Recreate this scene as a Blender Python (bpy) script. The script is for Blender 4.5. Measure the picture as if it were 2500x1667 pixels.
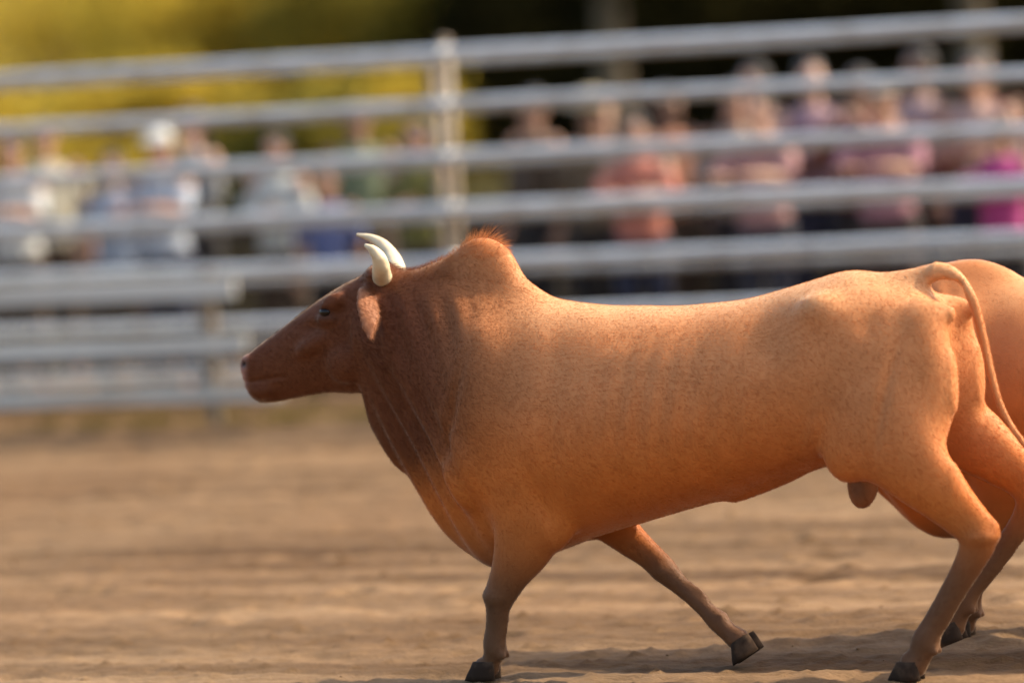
import bpy, bmesh, math, random
import numpy as np
from mathutils import Vector, Matrix, Euler
random.seed(7); rng = np.random.default_rng(7)
for o in list(bpy.data.objects): bpy.data.objects.remove(o)
S = bpy.context.scene; C = S.collection
PI = math.pi
# ------------------------------------------------------------------ camera
CAMZ = 2.6
pit, roll = math.radians(4.44), math.radians(3.78)
cam = bpy.data.cameras.new('camera'); co = bpy.data.objects.new('camera', cam); C.objects.link(co)
dv = Vector((0, math.cos(pit), -math.sin(pit))); R0 = Vector((1, 0, 0)); U0 = Vector((0, math.sin(pit), math.cos(pit)))
rr = math.cos(roll)*R0 - math.sin(roll)*U0; uu = math.sin(roll)*R0 + math.cos(roll)*U0
m3 = Matrix((rr, uu, -dv)).transposed()
co.matrix_world = Matrix.Translation((0, 0, CAMZ)) @ m3.to_4x4()
cam.sensor_width = 36; cam.lens = 12240/2500*36; cam.clip_end = 900; cam.clip_start = .5
cam.dof.use_dof = True; cam.dof.focus_distance = 17.7; cam.dof.aperture_fstop = .85
S.camera = co
# ------------------------------------------------------------------ light
SUN_EL, SUN_AZ = math.radians(42), math.radians(8)      # azimuth measured from +X towards +Y
sd = Vector((math.cos(SUN_EL)*math.cos(SUN_AZ), math.cos(SUN_EL)*math.sin(SUN_AZ), math.sin(SUN_EL)))
w = bpy.data.worlds.new('World'); S.world = w; w.use_nodes = True
nt = w.node_tree; bg = nt.nodes['Background']; sky = nt.nodes.new('ShaderNodeTexSky'); sky.sky_type = 'NISHITA'
sky.sun_disc = False; sky.sun_elevation = SUN_EL; sky.sun_rotation = PI/2 - SUN_AZ
sky.dust_density = 4.0; sky.air_density = 1.2; sky.ozone_density = .6
nt.links.new(sky.outputs[0], bg.inputs[0]); bg.inputs[1].default_value = .15
sl = bpy.data.lights.new('sun', 'SUN'); sl.energy = 2.8; sl.angle = math.radians(.6); sl.color = (1, .84, .62)
so = bpy.data.objects.new('sun', sl); C.objects.link(so); so.rotation_euler = sd.to_track_quat('Z', 'Y').to_euler()
vs = S.view_settings; vs.view_transform = 'Standard'; vs.look = 'None'; vs.gamma = 1; vs.use_curve_mapping = False; vs.exposure = 1.3
S.render.engine = 'CYCLES'

# ------------------------------------------------------------------ helpers
def link(name, me, parent=None, mat=None):
    o = bpy.data.objects.new(name, me); C.objects.link(o)
    if mat is not None and me is not None: me.materials.append(mat)
    if parent is not None: o.parent = parent
    return o
def tag(o, label=None, cat=None, group=None, kind=None):
    if label: o['label'] = label
    if cat: o['category'] = cat
    if group: o['group'] = group
    if kind: o['kind'] = kind
    return o
def empty(name, loc=(0, 0, 0), rz=0):
    o = bpy.data.objects.new(name, None); C.objects.link(o); o.location = loc; o.rotation_euler = (0, 0, rz); return o
def shade(me, smooth=True):
    me.polygons.foreach_set('use_smooth', [smooth]*len(me.polygons))
def bm_mesh(bm, name, smooth=True):
    me = bpy.data.meshes.new(name); bm.to_mesh(me); bm.free(); shade(me, smooth); return me
def catmull(P, n):
    P = [np.array(p, float) for p in P]; out = []
    Q = [2*P[0]-P[1]] + P + [2*P[-1]-P[-2]]
    for i in range(1, len(Q)-2):
        for k in range(n):
            t = k/n; a, b, c, d = Q[i-1], Q[i], Q[i+1], Q[i+2]
            out.append(.5*((2*b)+(-a+c)*t+(2*a-5*b+4*c-d)*t*t+(-a+3*b-3*c+d)*t**3))
    out.append(P[-1]); return out
def rings(bm, RL):
    vs_ = [[bm.verts.new(p) for p in r] for r in RL]; n = len(vs_[0])
    for i in range(len(vs_)-1):
        for k in range(n):
            bm.faces.new((vs_[i][k], vs_[i][(k+1) % n], vs_[i+1][(k+1) % n], vs_[i+1][k]))
    for r, rev in ((vs_[0], True), (vs_[-1], False)):
        c = bm.verts.new(sum((v.co for v in r), Vector())/n)
        for k in range(n):
            f = (r[k], r[(k+1) % n], c); bm.faces.new(f[::-1] if rev else f)
def tube(bm, pts, ref=(0, 1, 0), n=14, sub=4, cap=True):
    """pts: (x,y,z,ra[,rb]) ra across ref axis direction, rb along the other"""
    P = [tuple(p) if len(p) == 5 else tuple(p)+(p[3],) for p in pts]
    Q = catmull(P, sub) if sub > 1 else [np.array(p, float) for p in P]
    if cap:   # rounded ends
        for end in (0, -1):
            a = Q[end]; b = Q[1 if end == 0 else -2]; d = (a[:3]-b[:3]); d /= max(1e-9, np.linalg.norm(d))
            r = min(a[3], a[4]); ext = []
            for t in (.5, .85):
                q = a.copy(); q[:3] = a[:3]+d*r*t; q[3:] = a[3:]*math.sqrt(max(0.02, 1-t*t)); ext.append(q)
            Q = ext[::-1]+Q if end == 0 else Q+ext
    RL = []; ref = Vector(ref)
    for i, q in enumerate(Q):
        a = Q[max(0, i-1)][:3]; b = Q[min(len(Q)-1, i+1)][:3]
        T = Vector(b-a).normalized(); A = (ref - T*ref.dot(T)).normalized(); B = T.cross(A)
        c = Vector(q[:3]); RL.append([c + A*q[3]*math.cos(2*PI*k/n) + B*q[4]*math.sin(2*PI*k/n) for k in range(n)])
    rings(bm, RL)
def ell(bm, c, r, rot=None, seg=20):
    M = Matrix.Translation(c)
    if rot: M = M @ Euler(rot).to_matrix().to_4x4()
    M = M @ Matrix.Diagonal((*r, 1))
    bmesh.ops.create_uvsphere(bm, u_segments=seg, v_segments=seg*2//3, radius=1, matrix=M)
def box(bm, c, s, rot=None, bev=0.0):
    M = Matrix.Translation(c)
    if rot: M = M @ Euler(rot).to_matrix().to_4x4()
    M = M @ Matrix.Diagonal((*s, 1))
    r = bmesh.ops.create_cube(bm, size=1, matrix=M)
    if bev:
        es = list({e for v in r['verts'] for e in v.link_edges})
        bmesh.ops.bevel(bm, geom=es, offset=bev, segments=2, affect='EDGES')
def remesh(bm, name, vox, iters=6, wfun=None, disp=None):
    bmesh.ops.recalc_face_normals(bm, faces=bm.faces)
    me = bm_mesh(bm, name+'_src'); o = bpy.data.objects.new('tmp', me); C.objects.link(o)
    md = o.modifiers.new('r', 'REMESH'); md.mode = 'VOXEL'; md.voxel_size = vox; md.adaptivity = 0
    dg = bpy.context.evaluated_depsgraph_get(); dg.update()
    out = bpy.data.meshes.new_from_object(o.evaluated_get(dg)); out.name = name
    bpy.data.objects.remove(o); bpy.data.meshes.remove(me)
    n = len(out.vertices); X = np.empty(n*3); out.vertices.foreach_get('co', X); X = X.reshape(-1, 3)
    E = np.empty(len(out.edges)*2, dtype=np.int64); out.edges.foreach_get('vertices', E); E = E.reshape(-1, 2)
    deg = np.bincount(E.ravel(), minlength=n).astype(float)[:, None]; deg[deg == 0] = 1
    wt = np.ones(n) if wfun is None else wfun(X)
    for it in range(iters):
        k = np.clip(wt*iters-it, 0, 1)[:, None]*.6
        Sm = np.zeros_like(X)
        for c in range(3):
            Sm[:, c] = np.bincount(E[:, 0], weights=X[E[:, 1], c], minlength=n)+np.bincount(E[:, 1], weights=X[E[:, 0], c], minlength=n)
        X = X*(1-k)+Sm/deg*k
    out.vertices.foreach_set('co', X.ravel()); out.update()
    if disp is not None:
        N = np.empty(n*3); out.vertex_normals.foreach_get('vector', N); N = N.reshape(-1, 3)
        X = X+N*disp(X)[:, None]; out.vertices.foreach_set('co', X.ravel())
    out.materials.clear(); out.update(); shade(out); return out
def sstep(a, b, x): t = np.clip((x-a)/(b-a), 0, 1); return t*t*(3-2*t)

# ------------------------------------------------------------------ materials
def mat(name, col=(.5, .5, .5), rough=.6, metal=0, noise=None, bump=None, sheen=0, spec=.5, coord='Object', stretch=(1, 1, 1)):
    """noise=(scale, col2, lo, hi) ; bump=(scale, strength, distance)"""
    m = bpy.data.materials.new(name); m.use_nodes = True; t = m.node_tree; b = t.nodes['Principled BSDF']
    b.inputs['Base Color'].default_value = (*col, 1); b.inputs['Roughness'].default_value = rough
    b.inputs['Metallic'].default_value = metal; b.inputs['Sheen Weight'].default_value = sheen
    b.inputs['Specular IOR Level'].default_value = spec
    tc = t.nodes.new('ShaderNodeTexCoord'); mp = t.nodes.new('ShaderNodeMapping'); mp.inputs['Scale'].default_value = stretch
    t.links.new(tc.outputs[coord], mp.inputs[0])
    if noise:
        nz = t.nodes.new('ShaderNodeTexNoise'); nz.inputs['Scale'].default_value = noise[0]; nz.inputs['Detail'].default_value = 6
        rp = t.nodes.new('ShaderNodeValToRGB'); rp.color_ramp.elements[0].position = noise[2]; rp.color_ramp.elements[1].position = noise[3]
        rp.color_ramp.elements[0].color = (*col, 1); rp.color_ramp.elements[1].color = (*noise[1], 1)
        t.links.new(mp.outputs[0], nz.inputs['Vector']); t.links.new(nz.outputs['Fac'], rp.inputs[0]); t.links.new(rp.outputs[0], b.inputs['Base Color'])
    if bump:
        nb = t.nodes.new('ShaderNodeTexNoise'); nb.inputs['Scale'].default_value = bump[0]; nb.inputs['Detail'].default_value = 5
        bp = t.nodes.new('ShaderNodeBump'); bp.inputs['Strength'].default_value = bump[1]; bp.inputs['Distance'].default_value = bump[2]
        t.links.new(mp.outputs[0], nb.inputs['Vector']); t.links.new(nb.outputs['Fac'], bp.inputs['Height']); t.links.new(bp.outputs[0], b.inputs['Normal'])
    return m
FA = math.atan2(-1.29, 3.2)                      # direction the fence runs in
def mix_node(t, kind='MIX'):
    n = t.nodes.new('ShaderNodeMix'); n.data_type = 'RGBA'; n.blend_type = kind; return n
def dirt_mat():
    m = bpy.data.materials.new('arena_dirt'); m.use_nodes = True; t = m.node_tree; b = t.nodes['Principled BSDF']
    b.inputs['Roughness'].default_value = .95; b.inputs['Specular IOR Level'].default_value = .15
    tc = t.nodes.new('ShaderNodeTexCoord')
    rt = t.nodes.new('ShaderNodeMapping'); rt.inputs['Rotation'].default_value = (0, 0, -FA); t.links.new(tc.outputs['Object'], rt.inputs[0])
    def nz(scale, stretch, det=6):
        mp = t.nodes.new('ShaderNodeMapping'); mp.inputs['Scale'].default_value = stretch; t.links.new(rt.outputs[0], mp.inputs[0])
        n = t.nodes.new('ShaderNodeTexNoise'); n.inputs['Scale'].default_value = scale; n.inputs['Detail'].default_value = det
        t.links.new(mp.outputs[0], n.inputs['Vector']); return n
    def ramp(n, a, b_, ca, cb):
        r = t.nodes.new('ShaderNodeValToRGB'); e = r.color_ramp.elements; e[0].position = a; e[1].position = b_; e[0].color = (*ca, 1); e[1].color = (*cb, 1)
        t.links.new(n.outputs['Fac'], r.inputs[0]); return r
    r1 = ramp(nz(1.6, (.05, 1.6, 1)), .36, .66, (.102, .060, .028), (.245, .160, .088))
    r2 = ramp(nz(30, (.35, 1, 1)), .3, .72, (.62, .58, .55), (1.0, 1.0, 1.0))
    r3 = ramp(nz(.5, (1, 1, 1), 3), .35, .7, (.86, .80, .74), (1, 1, 1))
    a = mix_node(t, 'MULTIPLY'); a.inputs[0].default_value = .7; t.links.new(r1.outputs[0], a.inputs[6]); t.links.new(r2.outputs[0], a.inputs[7])
    c = mix_node(t, 'MULTIPLY'); c.inputs[0].default_value = 1; t.links.new(a.outputs[2], c.inputs[6]); t.links.new(r3.outputs[0], c.inputs[7])
    t.links.new(c.outputs[2], b.inputs['Base Color'])
    nb = nz(90, (.6, 1, 1)); bp = t.nodes.new('ShaderNodeBump'); bp.inputs['Strength'].default_value = .6; bp.inputs['Distance'].default_value = .01
    t.links.new(nb.outputs['Fac'], bp.inputs['Height']); t.links.new(bp.outputs[0], b.inputs['Normal'])
    return m
def leaf_mat(name, col, trans, k=.5):
    m = bpy.data.materials.new(name); m.use_nodes = True; t = m.node_tree
    for n in list(t.nodes): t.nodes.remove(n)
    o = t.nodes.new('ShaderNodeOutputMaterial'); d = t.nodes.new('ShaderNodeBsdfDiffuse'); tr = t.nodes.new('ShaderNodeBsdfTranslucent'); mx = t.nodes.new('ShaderNodeMixShader')
    g = t.nodes.new('ShaderNodeNewGeometry'); 
    for sh, c in ((d, col), (tr, trans)):
        r = t.nodes.new('ShaderNodeValToRGB'); e = r.color_ramp.elements
        e[0].color = (*[x*.6 for x in c], 1); e[1].color = (c[0]*1.35, c[1]*1.25, c[2]*1.1, 1)
        t.links.new(g.outputs['Random Per Island'], r.inputs[0]); t.links.new(r.outputs[0], sh.inputs[0])
    mx.inputs[0].default_value = k; t.links.new(d.outputs[0], mx.inputs[1]); t.links.new(tr.outputs[0], mx.inputs[2]); t.links.new(mx.outputs[0], o.inputs[0])
    return m
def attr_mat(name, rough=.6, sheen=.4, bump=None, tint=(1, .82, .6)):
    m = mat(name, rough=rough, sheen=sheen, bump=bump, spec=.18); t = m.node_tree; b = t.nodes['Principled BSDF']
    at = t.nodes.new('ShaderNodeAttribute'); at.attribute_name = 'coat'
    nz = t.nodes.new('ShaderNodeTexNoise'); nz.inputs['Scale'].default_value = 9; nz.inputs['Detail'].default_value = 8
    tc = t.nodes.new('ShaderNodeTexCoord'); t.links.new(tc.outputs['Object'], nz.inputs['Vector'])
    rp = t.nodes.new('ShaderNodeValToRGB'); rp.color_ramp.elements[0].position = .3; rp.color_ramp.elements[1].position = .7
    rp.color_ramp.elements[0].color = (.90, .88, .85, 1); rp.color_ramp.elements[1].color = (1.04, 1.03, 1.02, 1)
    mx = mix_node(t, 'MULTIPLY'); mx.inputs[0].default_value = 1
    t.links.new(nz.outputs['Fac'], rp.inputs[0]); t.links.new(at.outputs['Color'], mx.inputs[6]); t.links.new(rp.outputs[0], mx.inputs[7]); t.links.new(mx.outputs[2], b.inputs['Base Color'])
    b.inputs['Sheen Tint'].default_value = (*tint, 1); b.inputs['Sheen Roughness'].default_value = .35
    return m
M_dirt = dirt_mat()
M_field = mat('field_grass', (.10, .088, .032), .95, noise=(.9, (.20, .165, .06), .35, .65), bump=(25, .8, .05), spec=.1)
M_pipe = mat('galvanised_pipe', (.55, .57, .57), .45, .35, noise=(7, (.40, .39, .36), .45, .75), bump=(60, .25, .003))
M_pipe2 = mat('weathered_pipe', (.40, .39, .36), .55, .3, noise=(5, (.27, .22, .17), .45, .7), bump=(60, .3, .003))
M_post = mat('rusty_post', (.17, .13, .09), .7, .2, noise=(6, (.27, .23, .18), .45, .7), bump=(40, .4, .004))
M_plank = mat('whitewashed_timber', (.56, .54, .48), .8, noise=(4, (.34, .29, .22), .5, .72), bump=(18, .5, .006), stretch=(.15, 1, 3))
M_bark = mat('bark', (.10, .075, .05), .9, noise=(8, (.19, .15, .10), .4, .7), bump=(14, 1, .03), stretch=(1, 1, .3))
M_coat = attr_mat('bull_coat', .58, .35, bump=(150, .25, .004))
M_fur = attr_mat('short_fur', .6, .1)
M_horn = mat('horn', (.62, .51, .33), .5, noise=(11, (.33, .23, .13), .5, .8), bump=(40, .2, .002), stretch=(1, 1, 1))
def horn_rings(m):
    t = m.node_tree; b = t.nodes['Principled BSDF']; tc = t.nodes.new('ShaderNodeTexCoord'); wv = t.nodes.new('ShaderNodeTexWave'); wv.bands_direction = 'Z'; wv.inputs['Scale'].default_value = 9; wv.inputs['Distortion'].default_value = 9; wv.inputs['Detail'].default_value = 3
    bp = t.nodes.new('ShaderNodeBump'); bp.inputs['Strength'].default_value = .25; bp.inputs['Distance'].default_value = .003
    t.links.new(tc.outputs['Object'], wv.inputs[0]); t.links.new(wv.outputs['Fac'], bp.inputs['Height']); t.links.new(bp.outputs[0], b.inputs['Normal'])
horn_rings(M_horn)
M_horntip = mat('horn_tip', (.10, .07, .05), .3)
M_hoof = mat('hoof', (.028, .017, .011), .85, noise=(14, (.10, .06, .035), .45, .7), bump=(40, .5, .002), spec=.12)
M_eye = mat('eye', (.010, .006, .004), .12, spec=.3)

def fur_shader(m):
    t = m.node_tree; b = t.nodes['Principled BSDF']; o = t.nodes['Material Output']; tr = t.nodes.new('ShaderNodeBsdfTranslucent'); mx = t.nodes.new('ShaderNodeMixShader'); mx.inputs[0].default_value = .45
    src = b.inputs['Base Color'].links[0].from_socket; t.links.new(src, tr.inputs[0]); t.links.new(b.outputs[0], mx.inputs[1]); t.links.new(tr.outputs[0], mx.inputs[2]); t.links.new(mx.outputs[0], o.inputs[0])
fur_shader(M_fur)
# ------------------------------------------------------------------ ground
P0 = Vector((-1.55, 28.55, 0)); ev = Vector((math.cos(FA), math.sin(FA), 0)); nv = Vector((-ev.y, ev.x, 0))
def F(s, off=0, z=0): return P0 + ev*s + nv*off + Vector((0, 0, z))
def fft_noise(ny, nx, dy, dx, ly, lx, beta=1.0):
    a = rng.standard_normal((ny, nx)); fy = np.fft.fftfreq(ny, dy)[:, None]; fx = np.fft.rfftfreq(nx, dx)[None, :]
    k = (fy*ly)**2+(fx*lx)**2; flt = np.exp(-k*.5) if beta == 0 else 1/(1+k)**beta
    h = np.fft.irfft2(np.fft.rfft2(a)*flt, s=(ny, nx)); return (h-h.mean())/h.std()
def heightfield():
    NX, NY = 760, 720; W, D = 22.0, 15.5; dx, dy = W/(NX-1), D/(NY-1)
    # coordinates along / across the fence; the patch ends just past the fence
    h = .0045*fft_noise(NY, NX, dy, dx, .9, 5.0, 1.5)              # shallow drag furrows along the fence
    h += .0055*fft_noise(NY, NX, dy, dx, .22, .55, 1.2)
    cl = fft_noise(NY, NX, dy, dx, .05, .06, 1.0); h += .0028*cl + .008*np.clip(cl-1.7, 0, 2)
    for _ in range(420):                                          # hoof prints
        cx, cy = rng.integers(6, NX-6), rng.integers(6, NY-6); ry, rx = 3.2+rng.random()*1.5, 2.4+rng.random()*1.2
        j0, j1, i0, i1 = max(0, cy-9), cy+10, max(0, cx-9), cx+10
        yy, xx = np.mgrid[j0:min(j1, NY), i0:min(i1, NX)]; d = ((yy-cy)/ry)**2+((xx-cx)/rx)**2
        h[j0:min(j1, NY), i0:min(i1, NX)] += -.022*np.exp(-d*1.1)+.010*np.exp(-(np.sqrt(d)-1.7)**2*3)
    s = np.linspace(-11.5, W-11.5, NX); o = np.linspace(-D+.9, .9, NY)
    fade = np.minimum(1, np.minimum.outer((o-o[0])/.5+0, np.ones(NX)*9)); h = h*np.clip(fade, 0, 1)
    SS, OO = np.meshgrid(s, o)
    X = P0.x+ev.x*SS+nv.x*OO; Y = P0.y+ev.y*SS+nv.y*OO; Z = h+.012
    Z[0, :] = -.03; Z[-1, :] = -.03; Z[:, 0] = -.03; Z[:, -1] = -.03
    V = np.stack([X, Y, Z], -1).reshape(-1, 3); idx = np.arange(NX*NY).reshape(NY, NX)
    Fc = np.stack([idx[:-1, :-1], idx[:-1, 1:], idx[1:, 1:], idx[1:, :-1]], -1).reshape(-1, 4)
    return grid_mesh('arena_dirt', V, Fc)
def grid_mesh(name, V, Fc, smooth=True):
    me = bpy.data.meshes.new(name); k = Fc.shape[1]
    me.vertices.add(len(V)); me.vertices.foreach_set('co', np.asarray(V, dtype=np.float32).ravel())
    me.loops.add(Fc.size); me.loops.foreach_set('vertex_index', Fc.ravel().astype(np.int32))
    me.polygons.add(len(Fc)); me.polygons.foreach_set('loop_start', np.arange(0, Fc.size, k, dtype=np.int32))
    me.update(calc_edges=True); me.validate(); shade(me, smooth); return me
tag(link('arena_ground', heightfield(), mat=M_dirt), 'dry brown trampled dirt of the arena in front of the pipe fence', 'ground', kind='structure')
bm = bmesh.new()
for v in ((-400, -60), (400, -60), (600, 900), (-600, 900)): bm.verts.new((v[0], v[1], -.01))
bm.faces.new(bm.verts)
tag(link('ground', bm_mesh(bm, 'ground', False), mat=M_dirt), 'bare brown earth reaching away on all sides', 'ground', kind='structure')
bm = bmesh.new()
q = [F(-80, 4.2), F(110, 4.2), F(110, 560), F(-80, 560)]
n = 60; top = []
for i in range(n+1):
    p = F(-80+190*i/n, 4.2+.35*math.sin(i*2.1)+.2*math.sin(i*5.3)); top.append(bm.verts.new((p.x, p.y, -.004)))
far = [bm.verts.new((F(-80+190*i/n, 560).x, F(-80+190*i/n, 560).y, -.004)) for i in range(n+1)]
for i in range(n): bm.faces.new((top[i], top[i+1], far[i+1], far[i]))
tag(link('grass_field', bm_mesh(bm, 'grass_field', False), mat=M_field), 'olive brown grass field behind the spectators', 'field', kind='structure')

# ------------------------------------------------------------------ fences
def pipe_fence(off, heights, mt, label, s0, s1, r, post_s, hp, post_mat, posts_side):
    root = empty('pipe_fence', F(0, off), FA); tag(root, label, 'fence', 'pipe fences round the arena')
    for k, h in enumerate(heights):
        bm = bmesh.new(); pts = []
        N = int((s1-s0)/.6); ph = random.random()*6
        for i in range(N+1):
            s = s0+(s1-s0)*i/N; pts.append((s, random.uniform(-.003, .003), h+.006*math.sin(s*.9+ph)+random.uniform(-.002, .002), r))
        tube(bm, pts, ref=(0, 1, 0), n=14, sub=2)
        for ps in post_s:                                         # welded collar at each post
            tube(bm, [(ps-.045, 0, h, r*1.22), (ps+.045, 0, h, r*1.22)], n=14, sub=1, cap=False)
        link('rail', bm_mesh(bm, 'rail'), root, mt)
    for ps in post_s:
        bm = bmesh.new(); y = posts_side*(r+.047)
        tube(bm, [(ps, y, -.1, .036), (ps, y, hp, .036)], ref=(1, 0, 0), n=18, sub=1, cap=False)
        ell(bm, (ps, y, hp), (.04, .04, .018), seg=16)
        link('post', bm_mesh(bm, 'post'), root, post_mat)
    return root
HTS = [.30, .595, .90, 1.19, 1.48, 1.77, 2.06]
pipe_fence(0, HTS, M_pipe, 'tall silvery seven rail pipe fence right behind the running bull', -11, 13, .031, [-8.5, -3.6, 1.35, 6.3, 11.2], 2.13, M_post, 1)
pipe_fence(1.55, [.36, .72, 1.05, 1.38, 1.70, 1.98], M_pipe2, 'duller grey pipe fence the spectators stand behind', -11, 13, .027, [-8.8, -4.0, .62, 5.6, 10.3], 2.0, M_post, 1)
# low dark timber hoarding behind the crowd
root = empty('timber_hoarding', F(0, 4.05), FA); tag(root, 'low dark brown timber hoarding running behind the spectators', 'hoarding')
M_tar = mat('tarred_boards', (.045, .032, .022), .85, noise=(3, (.085, .062, .042), .4, .7), bump=(20, .6, .006), stretch=(.2, 1, 4), spec=.15)
for k in range(5):
    for j in range(8):
        bm = bmesh.new(); box(bm, (-11+3.2*j+.02*k, .006*((j+k) % 3), .12+k*.185), (3.17, .03, .176), rot=(0, random.uniform(-.004, .004), 0), bev=.004); link('board', bm_mesh(bm, 'board', False), root, M_tar)
for j in range(9):
    bm = bmesh.new(); box(bm, (-12.6+3.2*j, .075, .48), (.09, .09, 1.06), bev=.006); link('post', bm_mesh(bm, 'post', False), root, M_tar)
# whitewashed boards, bottom left
root = empty('plank_barrier', F(-1.9, -.12), FA); tag(root, 'three broad whitewashed boards fixed low along the left end of the pipe fence', 'barrier')
for z, x1, hw in ((.20, 2.2, .045), (.475, 2.0, .055), (.80, 1.95, .06)):
    bm = bmesh.new(); box(bm, ((x1-4.6)/2, 0, z), (x1+4.6, .028, hw*2), rot=(0, -.002, 0), bev=.004); link('board', bm_mesh(bm, 'board', False), root, M_plank)
for x in (-4.2, -1.9, 0.15, 1.75):
    bm = bmesh.new(); box(bm, (x, .045, .42), (.07, .055, .98), bev=.005); link('batten', bm_mesh(bm, 'batten', False), root, M_post)

# ------------------------------------------------------------------ cattle
CO_TAN, CO_BOUNCE, CO_NECK, CO_LEG, CO_TOPLIGHT, CO_PINK = (.53, .215, .078), (.53, .155, .028), (.125, .036, .011), (.13, .060, .028), (.60, .345, .17), (.36, .19, .15)
def bull_mesh(name, hump=1.0, dark=1.0, tint=(1, 1, 1), head_dz=0.0, horns=True, near_fore=None):
    bm = bmesh.new()
    # torso stations: u, ztop, zbottom, half width, t of widest point, pinch (dewlap)
    ST = [(-.93, 1.27, 1.02, .07, .5, 0), (-.89, 1.33, .90, .16, .45, 0), (-.82, 1.355, .80, .235, .42, 0), (-.74, 1.385, .76, .265, .42, 0),
          (-.60, 1.415, .745, .275, .42, 0), (-.45, 1.385, .73, .28, .45, 0), (-.30, 1.345, .69, .30, .5, 0), (-.10, 1.315, .625, .325, .53, 0),
          (.12, 1.312, .57, .34, .55, 0), (.35, 1.325, .51, .335, .55, 0), (.50, 1.345, .465, .315, .52, 0), (.65, 1.37, .415, .29, .5, .15),
          (.80, 1.42, .375, .27, .48, .35), (.92, 1.47, .415, .235, .45, .55), (1.02, 1.485, .505, .20, .42, .75), (1.12, 1.47, .625, .17, .40, .85),
          (1.21, 1.455, .75, .148, .38, .8), (1.30, 1.425, .895, .12, .38, .75)]
    def hz(u, z):      # lowers head and front of neck
        return z+head_dz*float(sstep(.75, 1.25, np.array(u)))
    Q = catmull(ST, 3); RL = []; n = 36
    for q in Q:
        u, zt, zb, W, tm, pb = q; zt, zb = hz(u, zt), hz(u, zb); r = []
        for k in range(n):
            a = 2*PI*k/n; t = (1-math.cos(a))/2; s = 1 if math.sin(a) >= 0 else -1
            if t < tm: wd = math.sqrt(max(0, 1-((tm-t)/tm)**2.0))
            else:
                x = (t-tm)/(1-tm); wd = (1-x**2.3)**.5 if x < 1 else 0; wp = (1-x)**1.1*.86+.14*(1-x**6); wd = wd*(1-pb)+wp*pb
            r.append(Vector((u, s*W*wd if k not in (0, n//2) else 0, zt+(zb-zt)*t)))
        RL.append(r)
    rings(bm, RL)
    # hump, crest
    ell(bm, (.80, 0, 1.36+.06*hump), (.155, .085, .165*hump+.01), rot=(0, .12, 0))
    ell(bm, (.70, 0, 1.33), (.16, .09, .10)); ell(bm, (.93, 0, 1.38+.02*hump+head_dz*.3), (.17, .085, .115))
    for s in (1, -1):
        ell(bm, (.70, s*.18, 1.00), (.17, .115, .31), rot=(0, .25, 0))           # shoulder blade
        ell(bm, (.80, s*.17, .80), (.13, .10, .20), rot=(0, -.3, 0)); ell(bm, (.55, s*.19, .62), (.15, .09, .17))
        ell(bm, (-.72, s*.165, .99), (.21, .115, .28), rot=(0, -.25, 0))          # thigh
        ell(bm, (-.90, s*.135, 1.06), (.115, .098, .265), rot=(0, .08, 0))         # buttock
        ell(bm, (-.56, s*.215, 1.29), (.095, .065, .075)); ell(bm, (-.95, s*.105, 1.255), (.06, .055, .065))
        ell(bm, (-.64, s*.19, .82), (.11, .075, .15), rot=(0, -.4, 0))            # stifle / flank fold
        ell(bm, (.1, s*.235, .95), (.45, .085, .24)); ell(bm, (.98, s*.10, 1.18+head_dz*.5), (.26, .085, .20), rot=(0, -.25, 0))
        # jaw, brow, cheek, ear
        ell(bm, (1.335, s*.068, 1.155+head_dz), (.10, .042, .085), rot=(0, .45, 0)); ell(bm, (1.375, s*.088, 1.365+head_dz), (.055, .032, .035), rot=(0, .5, 0))
        ell(bm, (1.40, s*.088, 1.305+head_dz), (.05, .026, .022)); ell(bm, (1.402, s*.099, 1.352+head_dz), (.034, .018, .009), rot=(0, .35, 0)); ell(bm, (1.46, s*.075, 1.22+head_dz), (.10, .028, .035), rot=(0, .42, 0))
        ell(bm, (1.757, s*.042, 1.145+head_dz), (.042, .032, .042)); ell(bm, (1.715, s*.038, 1.05+head_dz), (.055, .038, .036))
        e0 = [(1.235, s*.085, 1.405), (1.215, s*.135, 1.395), (1.185, s*.19, 1.355), (1.16, s*.235, 1.30), (1.145, s*.262, 1.245)] if s > 0 else \
             [(1.235, s*.085, 1.405), (1.205, s*.14, 1.41), (1.17, s*.20, 1.395), (1.15, s*.25, 1.36), (1.14, s*.28, 1.33)]
        tube(bm, [(*p[:2], p[2]+head_dz, ra, rb) for p, ra, rb in zip(e0, (.024, .036, .046, .034, .009), (.022, .015, .012, .011, .008))], ref=(.75, 0, .66), n=16)
    # head
    H = [((1.13, 1.44), (1.12, 1.16), .12), ((1.22, 1.475), (1.20, 1.09), .118), ((1.32, 1.445), (1.27, 1.035), .110), ((1.41, 1.405), (1.36, 1.025), .107),
         ((1.50, 1.355), (1.455, 1.030), .090), ((1.59, 1.300), (1.55, 1.020), .077), ((1.67, 1.250), (1.635, 1.008), .070), ((1.735, 1.210), (1.70, 1.0), .076),
         ((1.775, 1.175), (1.75, 1.005), .072), ((1.80, 1.135), (1.785, 1.04), .048)]
    Q = catmull([(*a, *b, c) for a, b, c in H], 3); RL = []
    for q in Q:
        r = []
        for k in range(28):
            a = 2*PI*k/28; c, s = math.cos(a), math.sin(a); wd = math.copysign(abs(s)**.8, s); t = (1-math.copysign(abs(c)**.9, c))/2
            narrow = 1-.22*t
            r.append(Vector((q[0]+(q[2]-q[0])*t, wd*q[4]*narrow, q[1]+(q[3]-q[1])*t+head_dz)))
        RL.append(r)
    rings(bm, RL)
    ell(bm, (1.21, 0, 1.455+head_dz), (.06, .10, .045))                            # poll
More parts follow.
